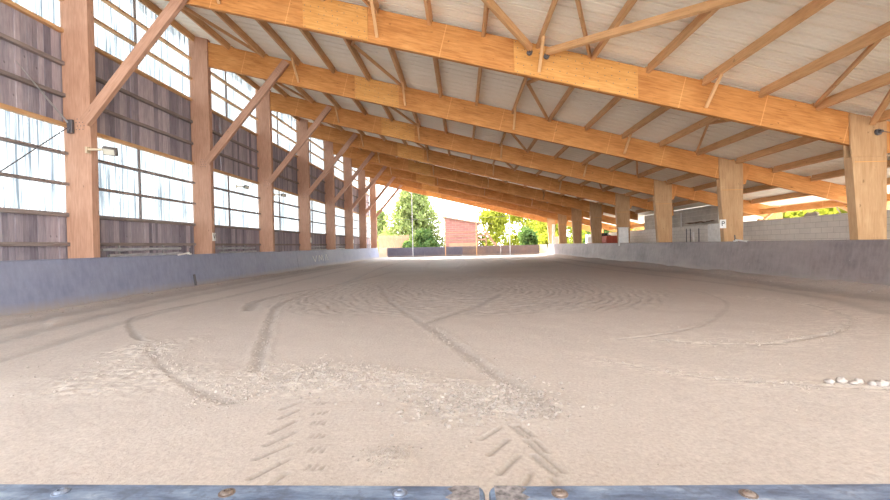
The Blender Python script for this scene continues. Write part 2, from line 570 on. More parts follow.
# ------------------------------------------------------------------ fly braces: purlin to lower edge of beam
fproto = {}
for i in range(1, 7):
    for n, k in enumerate((3, 6, 9, 12)):
        x = PX[k]
        if k not in fproto:
            fb = MB()
            fb.bar((x, -.62, top(x) - .10), (x, -.02, bot(x) + .13), .07, .05, (0, 1, 0), .005)
            o = fb.build('fly_brace', M['purlin']); fproto[k] = o
        else:
            o = fproto[k].copy(); COL.objects.link(o)
        o.location = (0, FY[i], 0)
        tag(o, 'short thin timber strut from purlin to foot of %s beam, %s from the left' % ('the nearest' if i == 1 else 'the ' + ORD[i - 1], ORD[n]), 'strut', 'short struts under the purlins')

# ------------------------------------------------------------------ slim chevron braces between purlins
dproto = {}
for b in range(0, 5):
    for n, k in enumerate((1, 5, 9, 13)):
        for h in (0, 1):
            if b == 0 and h == 0: continue
            key = (k, h)
            x0, x1 = PX[k] + .088, PX[k + 1] - .088
            if key not in dproto:
                db = MB()
                ym, ye = 2.3, (.15 if h == 0 else 4.98)
                db.bar((x0, ym, top(x0) - .02), (x1, ye, top(x1) - .02), .06, .09, UPN, .004)
                o = db.build('purlin_brace', M['purlin']); dproto[key] = o
            else:
                o = dproto[key].copy(); COL.objects.link(o)
            o.location = (0, FY[b], 0)
            where = 'before the nearest beam' if b == 0 else 'between %s and %s beams' % ('nearest' if b == 1 else ORD[b - 1], ORD[b])
            tag(o, 'slim roof brace %s, %s from left, %s half' % (where, ORD[n], 'near' if h == 0 else 'far'), 'brace', 'slim slanting roof braces')

# ------------------------------------------------------------------ big wind braces meeting on the nearest beam
def rp(x, y, off):
    return Vector((x, y, top(x) + off))
for sgn, a, b_, lab in ((1, (2.05, 10.06), (5.62, 5.45), 'thick timber wind brace running up to the right from the nearest beam'),
                        (-1, (1.66, 10.06), (-1.18, 6.0), 'thick timber wind brace running up to the left from the nearest beam')):
    w = MB()
    w.bar(rp(*a, -.20), rp(*b_, -.20), .10, .15, UPN, .008)
    o = w.build('wind_brace', M['purlin'])
    tag(o, lab, 'brace', 'wind braces under the roof')
    c = MB()
    p = rp(*a, -.20)
    c.tube([(p.x, 10.04, p.z - .05), (p.x, 10.12, p.z - .06), (p.x, 10.125, p.z - .06), (p.x, 10.188, p.z - .06)], [.035, .035, .07, .07], 8)
    c.build('steel_shoe', M['darksteel'], o)
w = MB()
w.bar((9.27, 10.08, 3.80), (8.0, 8.0, 4.28), .10, .13, UPN, .008)
o = w.build('wind_brace', M['purlin'])
tag(o, 'timber wind brace rising from the top of the nearest right column', 'brace', 'wind braces under the roof')
c = MB()
c.tube([(9.45, 10.05, 3.6), (9.45, 10.12, 3.6), (9.45, 10.125, 3.6), (9.45, 10.168, 3.6)], [.035, .035, .075, .075], 8)
c.build('steel_shoe', M['darksteel'], o)
w = MB()
w.tube([(9.45, 10.08, 3.6), (10.9, 9.2, 3.05)], .008, 6)
tag(w.build('bracing_wire', M['darksteel']), 'thin steel wire from the bracket on the nearest right column', 'wire')

# ------------------------------------------------------------------ roof sheeting
dm = MB()
pitch = 1 / 3.
prof = [(0, 0), (.09, 0), (.094, .009), (.112, .009), (.116, 0), (.18, 0), (.184, .009), (.202, .009), (.206, 0), (.272, 0), (.273, .085), (.325, .085), (.326, 0)]
ys = []; zs = []
yy = -6.6  # roof runs on unseen behind the camera, lengthened to cut front light
while yy < 46.2:
    for a, h in prof:
        ys.append(yy + a); zs.append(h)
    yy += pitch
ys.append(yy); zs.append(0)
DZ = PH - .11 + .006
def strip(xa, xb, ya, yb):
    q = [(y, h) for y, h in zip(ys, zs) if ya <= y <= yb]
    n = len(q)
    vs = [(x, y, top(x) + DZ + h) for x in (xa, xb) for y, h in q]
    dm.add(vs, [(i, i + 1, n + i + 1, n + i) for i in range(n - 1)])
strip(-10.15, 13.13, -20, 60); strip(13.13, 14.75, -20, 22.45); strip(13.13, 14.75, 31.9, 60)
deck = dm.build('ceiling', M['deck'])
tag(deck, 'cream corrugated steel roof sheeting seen from below', 'roof', None, 'structure')

# ------------------------------------------------------------------ left wall boards, rails, windows
def boards(z0, z1, rag):
    for b in range(8):
        y = FY[b] - (10 if b == 0 else 0); ye = FY[b + 1]  # first bay carried on unseen behind the camera to even the light
        while y < ye - .03:
            w = random.uniform(.11, .21)
            w = ye - y if ye - y < .24 else w
            gap = random.choice([.001] * 8 + [.003, .006])
            x = -9.775 + random.uniform(-.012, .012)
            lean = 0. if z0 > 1 else random.uniform(-.004, .004)
            wb.bar((x, y + w / 2, z0), (x, y + w / 2 + lean, z1 - random.uniform(0, rag)), w - gap, .026, (1, 0, 0), .003)
            y += w
wb = MB()
boards(.05, 2.2, .02)
boards(4.42, 6.70, .01)
wallL = wb.build('wall_left', M['siding'])
tag(wallL, 'left wall of grey weathered vertical boards in two bands', 'wall', None, 'structure')
for b in range(8):
    for z, mt, hh in ((1.48, 'greyrail', .09), (2.20, 'greyrail', .10), (4.40, 'purlin', .10), (5.12, 'greyrail', .09), (5.90, 'greyrail', .09), (6.70, 'purlin', .09)):
        r = MB()
        r.bar((-9.68, FY[b] + .182, z), (-9.68, FY[b + 1] - .022, z), .12, hh)
        r.build('rail', M[mt], wallL)

def sheet(y0, y1, z0, z1f, x=-9.80):
    m = MB()
    n = int((y1 - y0) / .019)
    vs = []
    for j in range(2):
        for i in range(n + 1):
            y = y0 + (y1 - y0) * i / n
            z = z0 if j == 0 else z1f(y)
            vs.append((x + .009 * math.sin(2 * math.pi * y / .076), y, z))
    for j in range(2):
        for i in range(n + 1):
            v = vs[j * (n + 1) + i]
            vs.append((v[0] - .003, v[1], v[2]))
    N = n + 1
    fs = []
    for i in range(n):
        fs.append((i, i + 1, N + i + 1, N + i))
    m.add(vs[:2 * N], fs)
    return m
wn = 0
for tier in (0, 1):
    for b in range(8):
        wn += 1
        y0, y1 = FY[b] + .005, FY[b + 1] - .005
        z0, z1 = (2.2, 4.45) if tier == 0 else (6.68, top(-9.7) + .1)
        w = empty('window_%d' % wn, (-9.8, (y0 + y1) / 2, z0))
        which = 'before the nearest whole post' if b == 0 else 'between %s and %s left posts' % ('nearest' if b == 1 else ORD[b - 1], ORD[b] if b < 7 else 'farthest')
        tag(w, '%s clear corrugated wall light %s' % ('lower' if tier == 0 else 'upper', which), 'window', 'clear panels in the left wall', 'structure')
        def put(mb, name, mat):
            o = mb.build(name, mat, w); o.location = -Vector(w.location); return o
        put(sheet(y0 - (10 if b == 0 else 0), y1, z0, lambda y: z1), 'pane', M['pane'])  # first panes also stretched out of view, closing off front light
        for z in ((2.95, 3.70) if tier == 0 else (7.45, 8.17)):
            r = MB(); r.bar((-9.66, y0 + .18, z), (-9.66, y1 - .02, z), .14, .065)
            put(r, 'glazing_rail', M['greyrail'] if tier == 0 else M['purlin'])
        r = MB(); r.bar((-9.76, (y0 + y1) / 2, z0), (-9.76, (y0 + y1) / 2, z1), .06, .05, (0, 1, 0))
        put(r, 'mullion', M['greyrail'])
# narrow clear strip after the last post
w = empty('window_17', (-9.8, 45.9, 1.1))
tag(w, 'narrow clear wall light with many rails behind the farthest left post', 'window', None, 'structure')
o = sheet(45.42, 46.3, 1.1, lambda y: 8.6).build('pane', M['pane'], w); o.location = -Vector(w.location)
for k in range(11):
    r = MB(); r.bar((-9.7, 45.42, 1.3 + k * .68), (-9.7, 46.3, 1.3 + k * .68), .1, .07)
    o = r.build('glazing_rail', M['purlin'], w); o.location = -Vector(w.location)

# ------------------------------------------------------------------ jump poles stored along the left wall
for n, (ya, yb) in enumerate(((10.95, 14.1), (16.2, 19.3), (26.0, 29.5), (31.0, 34.0))):
    for lev, (z, dx) in enumerate(((1.33, 0), (1.165, .06))):
        p = MB()
        p.tube([(-9.50 + dx, ya + lev * .15, z), (-9.50 + dx, yb, z + .01)], .045, 10)
        o = p.build('jump_pole', M['pole'])
        tag(o, '%s grey-white jump pole hung on left wall %s' % ('upper' if lev == 0 else 'lower', ['just past the nearest post', 'past the second post', 'past the fourth post', 'past the fifth post'][n]), 'pole', 'jump poles on the left wall')
    q = MB()
    for yy in (ya + .7, yb - .7):
        q.box((-9.618, yy - .02, 1.05), (-9.575, yy + .02, 1.45), .003)
        q.tube([(-9.59, yy, 1.27), (-9.42, yy, 1.27), (-9.41, yy, 1.31)], .012, 6)
        q.tube([(-9.59, yy, 1.105), (-9.36, yy, 1.105), (-9.35, yy, 1.15)], .012, 6)
    o = q.build('pole_rack', M['steel'])
    tag(o, 'steel hooks holding jump poles on left wall %s' % ['just past the nearest post', 'past the second post', 'past the fourth post', 'past the fifth post'][n], 'rack', 'pole hooks on the left wall')

# ------------------------------------------------------------------ floodlights
def lamp(x, y, z, lab, turn, sc=1.):
    e = empty('floodlight', (x, y, z)); e.scale = (sc, sc, sc)
    tag(e, lab, 'floodlight', 'floodlights on the left posts')
    a = MB(); a.bar((0, 0, .04), (.42, -.02, .02), .05, .05); a.box((-.02, -.06, -.05), (.03, .06, .10), .004)
    a.build('arm', M['palewood'], e)
    h = MB(); h.bar((0, 0, -.09), (0, 0, .09), .30, .11, (0, 1, 0), .02)
    hh = h.build('housing', M['lampgrey'], e); hh.location = (.60, -.04, -.03); hh.rotation_euler = (.5, .15, turn)
    g = MB(); g.box((-.12, -.066, -.07), (.12, -.056, .07), .003)
    gg = g.build('glass', M['lampglass'], hh)
lamp(-9.02, 10.08, 3.72, 'grey floodlight on an arm beside the nearest left post', .2)
lamp(-9.02, 16.95, 3.78, 'small floodlight in front of the lower panel past the second post', 1.1, .7)
lamp(-9.02, 20.4, 3.85, 'small floodlight on an arm beside the third left post', .7, .8)

# bracing wires and bracket on the nearest left post
b = MB(); b.bar((-9.47, 10.12, 4.18), (-9.47, 10.12, 4.50), .13, .08, (0, 1, 0), .01); b.disc((-9.47, 10.08, 4.23), (0, -1, 0), .035, .03, 8)
tag(b.build('steel_bracket', M['darksteel']), 'dark steel bracket on the nearest whole left post', 'bracket')
b = MB(); b.tube([(-9.47, 10.05, 4.3), (-9.5, 8.5, 2.96), (-9.5, 5.5, .35)], .012, 6)
tag(b.build('bracing_wire', M['darksteel']), 'steel wire slanting down left across the clear panel', 'wire')
b = MB(); b.tube([(-9.47, 10.05, 4.42), (-9.5, 9.6, 4.82), (-9.5, 8.9, 5.42)], [.02, .02, .008], 6)
tag(b.build('bracing_wire', M['steel']), 'short steel tie slanting up left over grey boards', 'wire')

# ------------------------------------------------------------------ kickboards
def kickside(side, i, y0, y1, mat, lab):
    s = -1 if side == 'L' else 1
    xb, xt = (8.75, 8.93) if side == 'L' else (8.80, 9.00)
    zt = 1.115 if side == 'L' else 1.15
    m = MB()
    t = .04
    ny = 10
    vs = []; fs = []
    for j in range(ny + 1):
        y = y0 + (y1 - y0) * j / ny
        wob = random.uniform(-.008, .008) if 0 < j < ny else 0
        for (a, z) in ((xb, -.1), (xt, zt), (xt + t, zt), (xb + t, -.1)):
            vs.append((s * (a + wob), y, z))
    for j in range(ny):
        for k in range(4):
            fs.append((j * 4 + k, j * 4 + (k + 1) % 4, (j + 1) * 4 + (k + 1) % 4, (j + 1) * 4 + k))
    fs += [(0, 1, 2, 3), tuple(ny * 4 + k for k in (3, 2, 1, 0))]
    m.add(vs, fs)
    o = m.build('kickboard', M[mat])
    tag(o, lab, 'kickboard', 'kickboards along the %s side' % ('left' if side == 'L' else 'right'))
    c = MB()
    c.bar((s * (xt + .02), y0 + .002, zt + .012), (s * (xt + .02), y1 - .002, zt + .012), .055, .022)
    c.build('top_edge', M[mat], o)
    return o
Ls = [2.0, 5.0, 13.67, 18.2, 22.7, 27.2, 31.7, 36.2, 40.7, 45.0]
KL = []
for i in range(len(Ls) - 1):
    lab = 'haze-tinted slate-grey kickboard panel on the left side, %s counting from the camera' % ORD[i] if i else 'haze-tinted slate-grey kickboard panel left of the camera, just out of view'
    KL.append(kickside('L', i, Ls[i] + .006, Ls[i + 1] - .006, 'kickL', lab))
Rs = [2.0, 6.0, 14.72, 18.6, 22.5, 26.4, 31.0, 35.7, 40.4, 45.6]
KR = []
for i in range(len(Rs) - 1):
    lab = 'mauve-brown kickboard panel on the right side, %s counting from the camera' % ORD[i] if i else 'mauve-brown kickboard panel right of the camera, just out of view'
    KR.append(kickside('R', i, Rs[i] + .006, Rs[i + 1] - .006, 'kickR', lab))
# far end
Fx = [-8.2, -4.1, 0., 4.1, 8.2]
for i in range(4):
    m = MB()
    m.bar((Fx[i] + .005, 46.5, .5), (Fx[i + 1] - .005, 46.5, .5), .05, 1.2, (0, .12, 1), .008)
    o = m.build('kickboard', M['kickD'] if i < 2 else M['kickF'])
    tag(o, '%s kickboard panel across the far end, %s from the left' % ('shade-darkened slate' if i < 2 else 'shade-darkened brownish', ORD[i]), 'kickboard', 'kickboards across the far end')
m = MB(); m.bar((-8.86, 45.1, .53), (-8.24, 46.4, .53), .05, 1.18, (0, .05, 1), .008)  # end of the kickboards, its sunlight painted in as pale wood
tag(m.build('sun_paled_corner_board', M['palewood']), 'corner board coloured sunlit-pale at far left end of the kickboards', 'board')
m = MB(); m.bar((8.86, 45.7, .53), (8.24, 46.45, .53), .05, 1.2, (0, .05, 1), .008)  # right-hand match, pale colour standing in for sunshine
tag(m.build('sun_paled_corner_board', M['palewood']), 'corner board coloured sunlit-pale at far right end of the kickboards', 'board')
# latches
def latch(x, y, z, s, lab):
    e = empty('gate_latch', (x, y, z)); tag(e, lab, 'latch', 'latches on the kickboards')
    a = MB(); a.bar((0, -.02, .06), (-s * .02, -.62, .0), .045, .045); a.box((-.04, -.06, 0), (.04, .06, .04), .003)
    a.build('lever', M['white'], e)
    h = MB(); h.tube([(0, .02, .02), (0, .03, .22)], .018, 8); h.build('pin', M['darksteel'], e)
latch(9.02, 14.6, 1.165, 1, 'white lever latch on top of the right kickboard')
latch(-8.95, 13.75, 1.13, -1, 'white lever latch on top of the left kickboard')
m = MB(); m.bar((-8.745, 13.72, .12), (-8.80, 13.72, .48), .05, .07, (0, 1, 0), .005); m.disc((-8.74, 13.72, .2), (1, 0, 0), .03, .02, 8)
m.build('hinge', M['darksteel'], KL[2])
# paint scrawl
for lt in (((25.1, .80, 25.4, .44), (25.75, .80, 25.4, .44)), ((26.05, .44, 26.25, .80), (26.25, .80, 26.5, .52), (26.5, .52, 26.75, .82), (26.75, .82, 26.9, .46)), ((27.35, .46, 27.6, .84), (27.6, .84, 27.85, .46))):
    m = MB()
    for y0, z0, y1, z1 in lt:
        xf = lambda z: -(8.75 + .18 * (z + .1) / 1.215) + .012
        m.bar((xf(z0), y0, z0), (xf(z1), y1, z1), .04, .008, (1, 0, 0), .002)
    m.build('painted_letter', M['white'], KL[4] if lt[0][0] < 27.2 else KL[5])

# dressage letters
def card(x, y, z, rot, char, lab):
    e = empty('letter_card', (x, y, z)); e.rotation_euler = (0, 0, rot)
    tag(e, lab, 'letter card', 'dressage letter cards')
    a = MB(); a.box((-.105, -.012, -.15), (.105, .0, .15), .003)
    a.build('card', M['white'], e)
    if char:
        cu = bpy.data.curves.new('letter', 'FONT'); cu.body = char; cu.size = .24; cu.extrude = .002
        cu.align_x = 'CENTER'; cu.align_y = 'CENTER'
        cu.materials.append(M['black'])
        tmp = bpy.data.objects.new('letter_curve', cu)
        lm = bpy.data.meshes.new_from_object(tmp); bpy.data.objects.remove(tmp)
        t = bpy.data.objects.new('letter', lm); COL.objects.link(t); t.parent = e
        t.rotation_euler = (math.pi / 2, 0, 0); t.location = (0, -.0145, .0)
card(8.955, 15.165, 1.78, 0, 'P', 'white dressage letter card on the second right column')
card(-9.015, 15.28, 1.74, math.pi / 2, 'V', 'white dressage letter card on the second left post')
card(-9.015, 25.28, 1.74, math.pi / 2, '', 'white dressage letter card on the fourth left post')
card(-9.015, 35.28, 1.74, math.pi / 2, '', 'white dressage letter card on the sixth left post')

# ------------------------------------------------------------------ front gate: two leaves with blue steel caps
def leaf(x0, x1, rot, pivot, screws, lab):
    e = empty('gate_leaf', (pivot, .358, 0)); e.rotation_euler = (0, 0, rot)
    tag(e, lab, 'gate', 'gate leaves at the camera')
    lo, hi = x0 - pivot, x1 - pivot
    c = MB()
    # rounded cap: outline with rounded corners, lofted over a bullnose edge
    def outline(ins):
        r = .007; pts = []
        xs0, xs1, ya, yb = lo + ins, hi - ins, -.075 + ins, 0 - ins
        for cx, cy, a0 in ((xs1 - r, yb - r, 0), (xs0 + r, yb - r, 90), (xs0 + r, ya + r, 180), (xs1 - r, ya + r, 270)):
            for q in range(5):
                t = math.radians(a0 + q * 22.5); pts.append((cx + r * math.cos(t), cy + r * math.sin(t)))
        return pts
    lev = [(0, 1.012), (0, 1.0455), (.0013, 1.0487), (.004, 1.05)]
    vs = []; n = 20
    for ins, z in lev:
        vs += [(x, y, z) for x, y in outline(ins)]
    fs = []
    for k in range(3):
        for i in range(n):
            fs.append((k * n + i, k * n + (i + 1) % n, (k + 1) * n + (i + 1) % n, (k + 1) * n + i))
    fs += [tuple(range(3 * n, 4 * n)), tuple(range(n))[::-1]]
    c.add(vs, fs); cap = c.build('steel_cap', M['cap'], e)
    s = MB(); ex = hi if lo < -.2 else lo; sg = -1 if lo < -.2 else 1
    pts = [(0, -.0035), (.020, -.0035), (.026, -.008), (.021, -.014), (.027, -.020), (.019, -.026), (.022, -.034), (0, -.034)]
    vs = [(ex + sg * (.0045 + p[0]), p[1], 1.0502) for p in pts] + [(ex + sg * (.0045 + p[0]), p[1], 1.0506) for p in pts]
    k = len(pts)
    s.add(vs, [tuple(range(k)), tuple(range(k, 2 * k))] + [(i, (i + 1) % k, k + (i + 1) % k, k + i) for i in range(k)])
    o = s.build('chipped_patch', M['rustpatch'], cap); o['label'] = 'chipped rusty patch at the end of the blue cap'
    b = MB(); b.bar((lo + .004, -.037, .48), (hi - .004, -.037, .48), .05, 1.06, (0, 0, 1), .004)
    b.build('board', M['kickL'], e)
    for (sx, sy, rusty) in screws:
        h = MB()
        x, y = sx - pivot, sy
        prof_ = [(.0052, 0), (.0050, .0010), (.0040, .0020), (.0024, .0026), (.0022, .0016)]
        vs = []; nn = 14
        for r, z in prof_:
            for q in range(nn):
                t = 2 * math.pi * q / nn
                vs.append((x + r * math.cos(t), y + r * math.sin(t), 1.05 + z))
        fs = []
        for kk in range(len(prof_) - 1):
            for q in range(nn):
                fs.append((kk * nn + q, kk * nn + (q + 1) % nn, (kk + 1) * nn + (q + 1) % nn, (kk + 1) * nn + q))
        fs.append(tuple((len(prof_) - 1) * nn + q for q in range(nn)))
        h.add(vs, fs)
        # washer
        h.tube([(x, y, 1.0495), (x, y, 1.0508)], .0066, 14)
        h.build('screw', M['screw'] if rusty else M['screwz'], e)
leaf(-1.9, .0138, -.0065, .0138, [(-.341, -.0155, False), (-.198, -.0155, True), (-.055, -.0145, False)], 'blue steel capped gate leaf at the bottom left of the view')
leaf(.0172, 1.9, .014, .0172, [(.073, -.0150, True), (.219, -.0175, True)], 'blue steel capped gate leaf at the bottom right of the view')

# ------------------------------------------------------------------ arena floor
def vnoise(x, y, seed):
    xi = np.floor(x).astype(np.int64); yi = np.floor(y).astype(np.int64)
    fx = x - xi; fy = y - yi
    fx = fx * fx * (3 - 2 * fx); fy = fy * fy * (3 - 2 * fy)
    def h(a, b):
        n = (a * 374761393 + b * 668265263 + seed * 974634541) & 0x7fffffff
        n = ((n ^ (n >> 13)) * 1274126177) & 0x7fffffff
        n = n ^ (n >> 16)
        return (n & 0xffff) / 65535.
    return (h(xi, yi) * (1 - fx) + h(xi + 1, yi) * fx) * (1 - fy) + (h(xi, yi + 1) * (1 - fx) + h(xi + 1, yi + 1) * fx) * fy - .5
def fbm(x, y, s, seed, oc=4):
    r = np.zeros_like(x); a = 1.
    for k in range(oc):
        r += a * vnoise(x * s, y * s, seed + k); s *= 2.03; a *= .5
    return r
def smooth(pts, n=4):
    pts = [np.array(p, float) for p in pts]; out = []
    for i in range(len(pts) - 1):
        p0 = pts[max(i - 1, 0)]; p1 = pts[i]; p2 = pts[i + 1]; p3 = pts[min(i + 2, len(pts) - 1)]
        for k in range(n):
            t = k / n
            out.append(.5 * (2 * p1 + (p2 - p0) * t + (2 * p0 - 5 * p1 + 4 * p2 - p3) * t * t + (3 * p1 - p0 - 3 * p2 + p3) * t ** 3))
    out.append(pts[-1])
    return np.array(out)
def dist(x, y, pl, reach):
    d = np.full(x.shape, 99.)
    lo = pl.min(0) - reach; hi = pl.max(0) + reach
    m = (x > lo[0]) & (x < hi[0]) & (y > lo[1]) & (y < hi[1])
    if not m.any(): return d
    px, py = x[m], y[m]; dd = np.full(px.shape, 99.)
    for a, b in zip(pl[:-1], pl[1:]):
        v = b - a; L = (v * v).sum() + 1e-9
        t = np.clip(((px - a[0]) * v[0] + (py - a[1]) * v[1]) / L, 0, 1)
        dd = np.minimum(dd, np.hypot(px - a[0] - t * v[0], py - a[1] - t * v[1]))
    d[m] = dd
    return d
FUR = [  # polyline, width, depth, moisture
 ([(-4.21, 8.3), (-4.6, 9.21), (-4.74, 9.91), (-4.58, 11.87), (-4.04, 14.3), (-4.65, 23.96), (-4.7, 38.16)], .15, .05, .75),
 ([(-2.05, 4.15), (-2.4, 4.98), (-2.89, 6.21), (-3.32, 7.29), (-3.97, 9.3), (-3.95, 12.03), (-3.75, 15.47), (-3.17, 21.53)], .10, .035, .6),
 ([(-5.3, 9.99), (-6.0, 9.54), (-6.19, 8.51), (-6.0, 7.53), (-5.39, 6.71), (-4.63, 5.9), (-4.19, 5.56)], .06, .022, .9),
 ([(-4.04, 5.38), (-3.77, 5.05), (-3.37, 4.58), (-2.7, 3.92), (-2.15, 3.5), (-1.87, 3.31), (-1.75, 3.42), (-1.68, 3.61)], .07, .016, .55),
 ([(-4.9, 5.0), (-4.29, 4.06), (-3.74, 3.46), (-3.14, 2.97), (-2.69, 2.68), (-2.22, 2.43)], .014, .003, .12),
 ([(-4.6, 5.09), (-4.05, 4.15), (-3.51, 3.55), (-2.93, 3.1), (-2.42, 2.81)], .014, .003, .12),
 ([(-2.53, 12.95), (-1.54, 9.16), (-.62, 6.6), (-.09, 5.11), (.21, 4.14), (.38, 3.69), (.51, 3.39), (.56, 3.01)], .10, .03, .6),
 ([(.85, 10.1), (.16, 8.23), (-.57, 6.77)], .12, .03, .8),
 ([(5.76, 9.2), (6.21, 8.2), (5.81, 6.76), (4.93, 5.8), (4.22, 5.35), (3.36, 5.03), (2.74, 5.11), (2.37, 5.35)], .07, .014, .45),
 ([(3.38, 10.8), (5.39, 10.94), (5.12, 8.63), (3.8, 6.67), (2.86, 5.81), (1.92, 5.38)], .06, .012, .35),
 ([(1.37, 4.46), (1.8, 4.09), (2.12, 3.83), (2.48, 3.71), (2.83, 3.6), (3.36, 3.50)], .035, .012, .4),
 ([(-2.4, 31.34), (-1.93, 22.96)], .22, .05, .8), ([(-.07, 39.43), (.07, 26.91), (-.3, 22)], .2, .05, .8),
 ([(1.53, 38.33), (1.55, 27.69)], .2, .05, .7), ([(3.2, 37.19), (3.06, 26.96)], .2, .05, .7),
 ([(-6.51, 5.75), (-6.97, 7.95), (-7.3, 13.07), (-7.5, 24), (-7.5, 44)], .30, .03, .6),
 ([(-5.27, 4.65), (-5.91, 7.85), (-6.1, 14.63), (-6.3, 33.43)], .16, .022, .5),
 ([(-7.6, 4.5), (-8.0, 10), (-8.1, 24), (-8.1, 44)], .40, .03, .6),
 ([(7.64, 40), (7.64, 21.26), (8.0, 14.88), (7.9, 10.08), (7.8, 7.)], .36, .035, .8),
 ([(5.9, 38), (6.2, 21.26), (6.9, 14.), (7.2, 9.5), (6.6, 7.)], .24, .025, .5),
]
FUR = [(smooth(p), w, d, m) for p, w, d, m in FUR]
BARS = [((-1.37, 3.14), (-1.28, 3.29)), ((-1.31, 2.97), (-1.23, 3.14)), ((-1.27, 2.73), (-1.18, 2.94)), ((-1.22, 2.56), (-1.11, 2.75)), ((-1.2, 2.39), (-1.07, 2.58)), ((-1.13, 2.19), (-1.01, 2.39)), ((-1.0, 2.12), (-.96, 2.24)),
        ((.09, 2.63), (.23, 2.8)), ((.13, 2.43), (.25, 2.62)), ((.17, 2.23), (.29, 2.42)), ((.27, 2.10), (.33, 2.23)),
        ((.30, 2.82), (.37, 2.65)), ((.36, 2.61), (.42, 2.44)), ((.37, 2.42), (.46, 2.22)), ((.43, 2.19), (.47, 2.08)),
        ((.34, 2.83), (.41, 2.67)), ((.41, 2.62), (.46, 2.46)), ((.43, 2.42), (.50, 2.25))]
for ky in (3.24, 3.03, 2.86, 2.66, 2.47, 2.28):
    kx = -1.17 + (3.24 - ky) * .31
    for q in range(3):
        BARS.append(((kx + q * .04, ky), (kx + .012 + q * .04, ky + .06)))
BARS = [np.array(b, float) for b in BARS]
def blob(x, y, cx, cy, rx, ry, seed):
    r = np.hypot((x - cx) / rx, (y - cy) / ry) + fbm(x, y, 2.2, seed, 3) * .45
    return np.clip(1.25 - r, 0, 1) * (r < 1.25)
def floor_h(x, y):
    sm = lambda t: np.clip(t, 0, 1) ** 2 * (3 - 2 * np.clip(t, 0, 1))
    z = .05 + .018 * fbm(x, y, .35, 3) + .010 * fbm(x, y, 1.7, 5, 4)
    z += .05 * sm((-7.8 - x) / .9) * (1 + 1.2 * fbm(x, y, .8, 9)) + .14 * sm((x - 7.5) / 1.3) * (1 + .5 * fbm(x, y, .8, 11))
    moist_shade = np.zeros_like(x); crust = np.zeros_like(x)
    rag = fbm(x, y, 5., 21, 3)
    for pl, w, d, m in FUR:
        q = dist(x, y, pl, w * 4)
        q = np.abs(q + rag * w * .55)
        w = w * .62
        z += -.50 * d * np.exp(-(q / w) ** 2) + .16 * d * np.exp(-((q - 1.8 * w) / (w * .6)) ** 2) * (1 + 1.5 * rag)
        moist_shade = np.maximum(moist_shade, m * np.exp(-(q / (w * 1.1)) ** 2))
    near = (y < 3.6) & (np.abs(x) < 1.8)
    for b in BARS:
        L = np.hypot(*(b[1] - b[0]))
        w = .013 if L > .1 else .007
        q = dist(x, y, b, .16)
        z += -.010 * np.exp(-(q / w) ** 2) * near + .003 * np.exp(-((q - 2.2 * w) / w) ** 2) * near
        moist_shade = np.maximum(moist_shade, .85 * np.exp(-(q / (w * 1.15)) ** 2))  # shadow in the tread grooves painted on as darker sand
    # harrowed patch: broken concentric combing
    m = np.clip(1 - np.maximum(np.abs((x - .75) / 3.4), np.abs((y - 11.6) / 5.6)) , 0, 1)
    edge = ((x + .6) * .28 + 7.0 < y) & (y < 19)
    wx, wy = x - .1, (y - 11.5) * .8
    r = np.hypot(wx, wy); th = np.arctan2(wy, wx)
    msk = np.clip((4.9 + .9 * fbm(x, y, .5, 31) - r) / .9, 0, 1) * np.clip((y - 6.9 - .15 * np.abs(x)) / .7, 0, 1)
    r = r + .20 * fbm(x, y, 1.0, 45, 4)
    ang = vnoise(th * r * 6.5, np.floor(r / .19 + .5) * 7.3, 41)
    comb = np.cos(2 * np.pi * r / .19) * np.clip(.35 + 2.4 * ang, 0, 1.3)
    z += .009 * msk * comb + .024 * msk * fbm(x, y, 6., 43, 3)
    moist_shade = np.maximum(moist_shade, msk * np.clip(.20 - .95 * comb, .06, 1.))
    # damp middle
    dm_ = np.clip(1 - np.hypot((x - .2) / 5.2, (y - 26) / 13.), 0, 1) ** .5
    moist_shade = np.maximum(moist_shade, dm_ * (.55 + .7 * fbm(x, y, .7, 51)))
    z += .010 * dm_ * fbm(x, y, 4., 53, 3)
    # crumbly patches
    for cx, cy, rx, ry, s in ((-1.5, 3.95, .85, .55, 61), (.1, 3.25, .65, .42, 62), (-.62, 3.75, .9, .35, 63), (-.45, 2.42, .16, .18, 64), (-3.3, 4.0, .9, .6, 65), (-3.9, 5.1, .5, .7, 66)):
        q = blob(x, y, cx, cy, rx, ry, s)
        z += q * (.012 + .030 * np.abs(fbm(x, y, 9., s + 7, 3)))
        crust = np.maximum(crust, q * .9)
        moist_shade = np.maximum(moist_shade, .22 * q)
    for pl, w in ((FUR[10][0], .28), (FUR[8][0], .5)):
        crust = np.maximum(crust, .7 * np.exp(-(dist(x, y, pl, 1.2) / w) ** 2))
    crust = np.maximum(crust, .35 * np.clip(fbm(x, y, .9, 71) + .05, 0, 1))
    return z, np.clip(moist_shade, 0, 1), np.clip(crust, 0, 1)
TILES = [(-6.2, 6.2, .8, 6.2, .015, .013), (-8.9, 9.1, 6.1, 15.2, .026, .036), (-8.9, 9.1, 15.1, 46.9, .06, .12)]
V = []; F = []; A1 = []; A2 = []; base = 0
def tile(x0, x1, y0, y1, dx, dy):
    global base
    nx = int(round((x1 - x0) / dx)) + 1; ny = int(round((y1 - y0) / dy)) + 1
    gx, gy = np.meshgrid(np.linspace(x0, x1, nx), np.linspace(y0, y1, ny))
    z, mo, cr = floor_h(gx.ravel(), gy.ravel())
    V.append(np.stack([gx.ravel(), gy.ravel(), z], 1)); A1.append(mo); A2.append(cr)
    i = (np.arange(ny - 1)[:, None] * nx + np.arange(nx - 1)[None, :]).ravel() + base
    F.append(np.stack([i, i + 1, i + nx + 1, i + nx], 1)); base += nx * ny
for t in TILES: tile(*t)
tile(-8.9, -6.15, .8, 6.15, .05, .04); tile(6.15, 9.1, .8, 6.15, .05, .04)
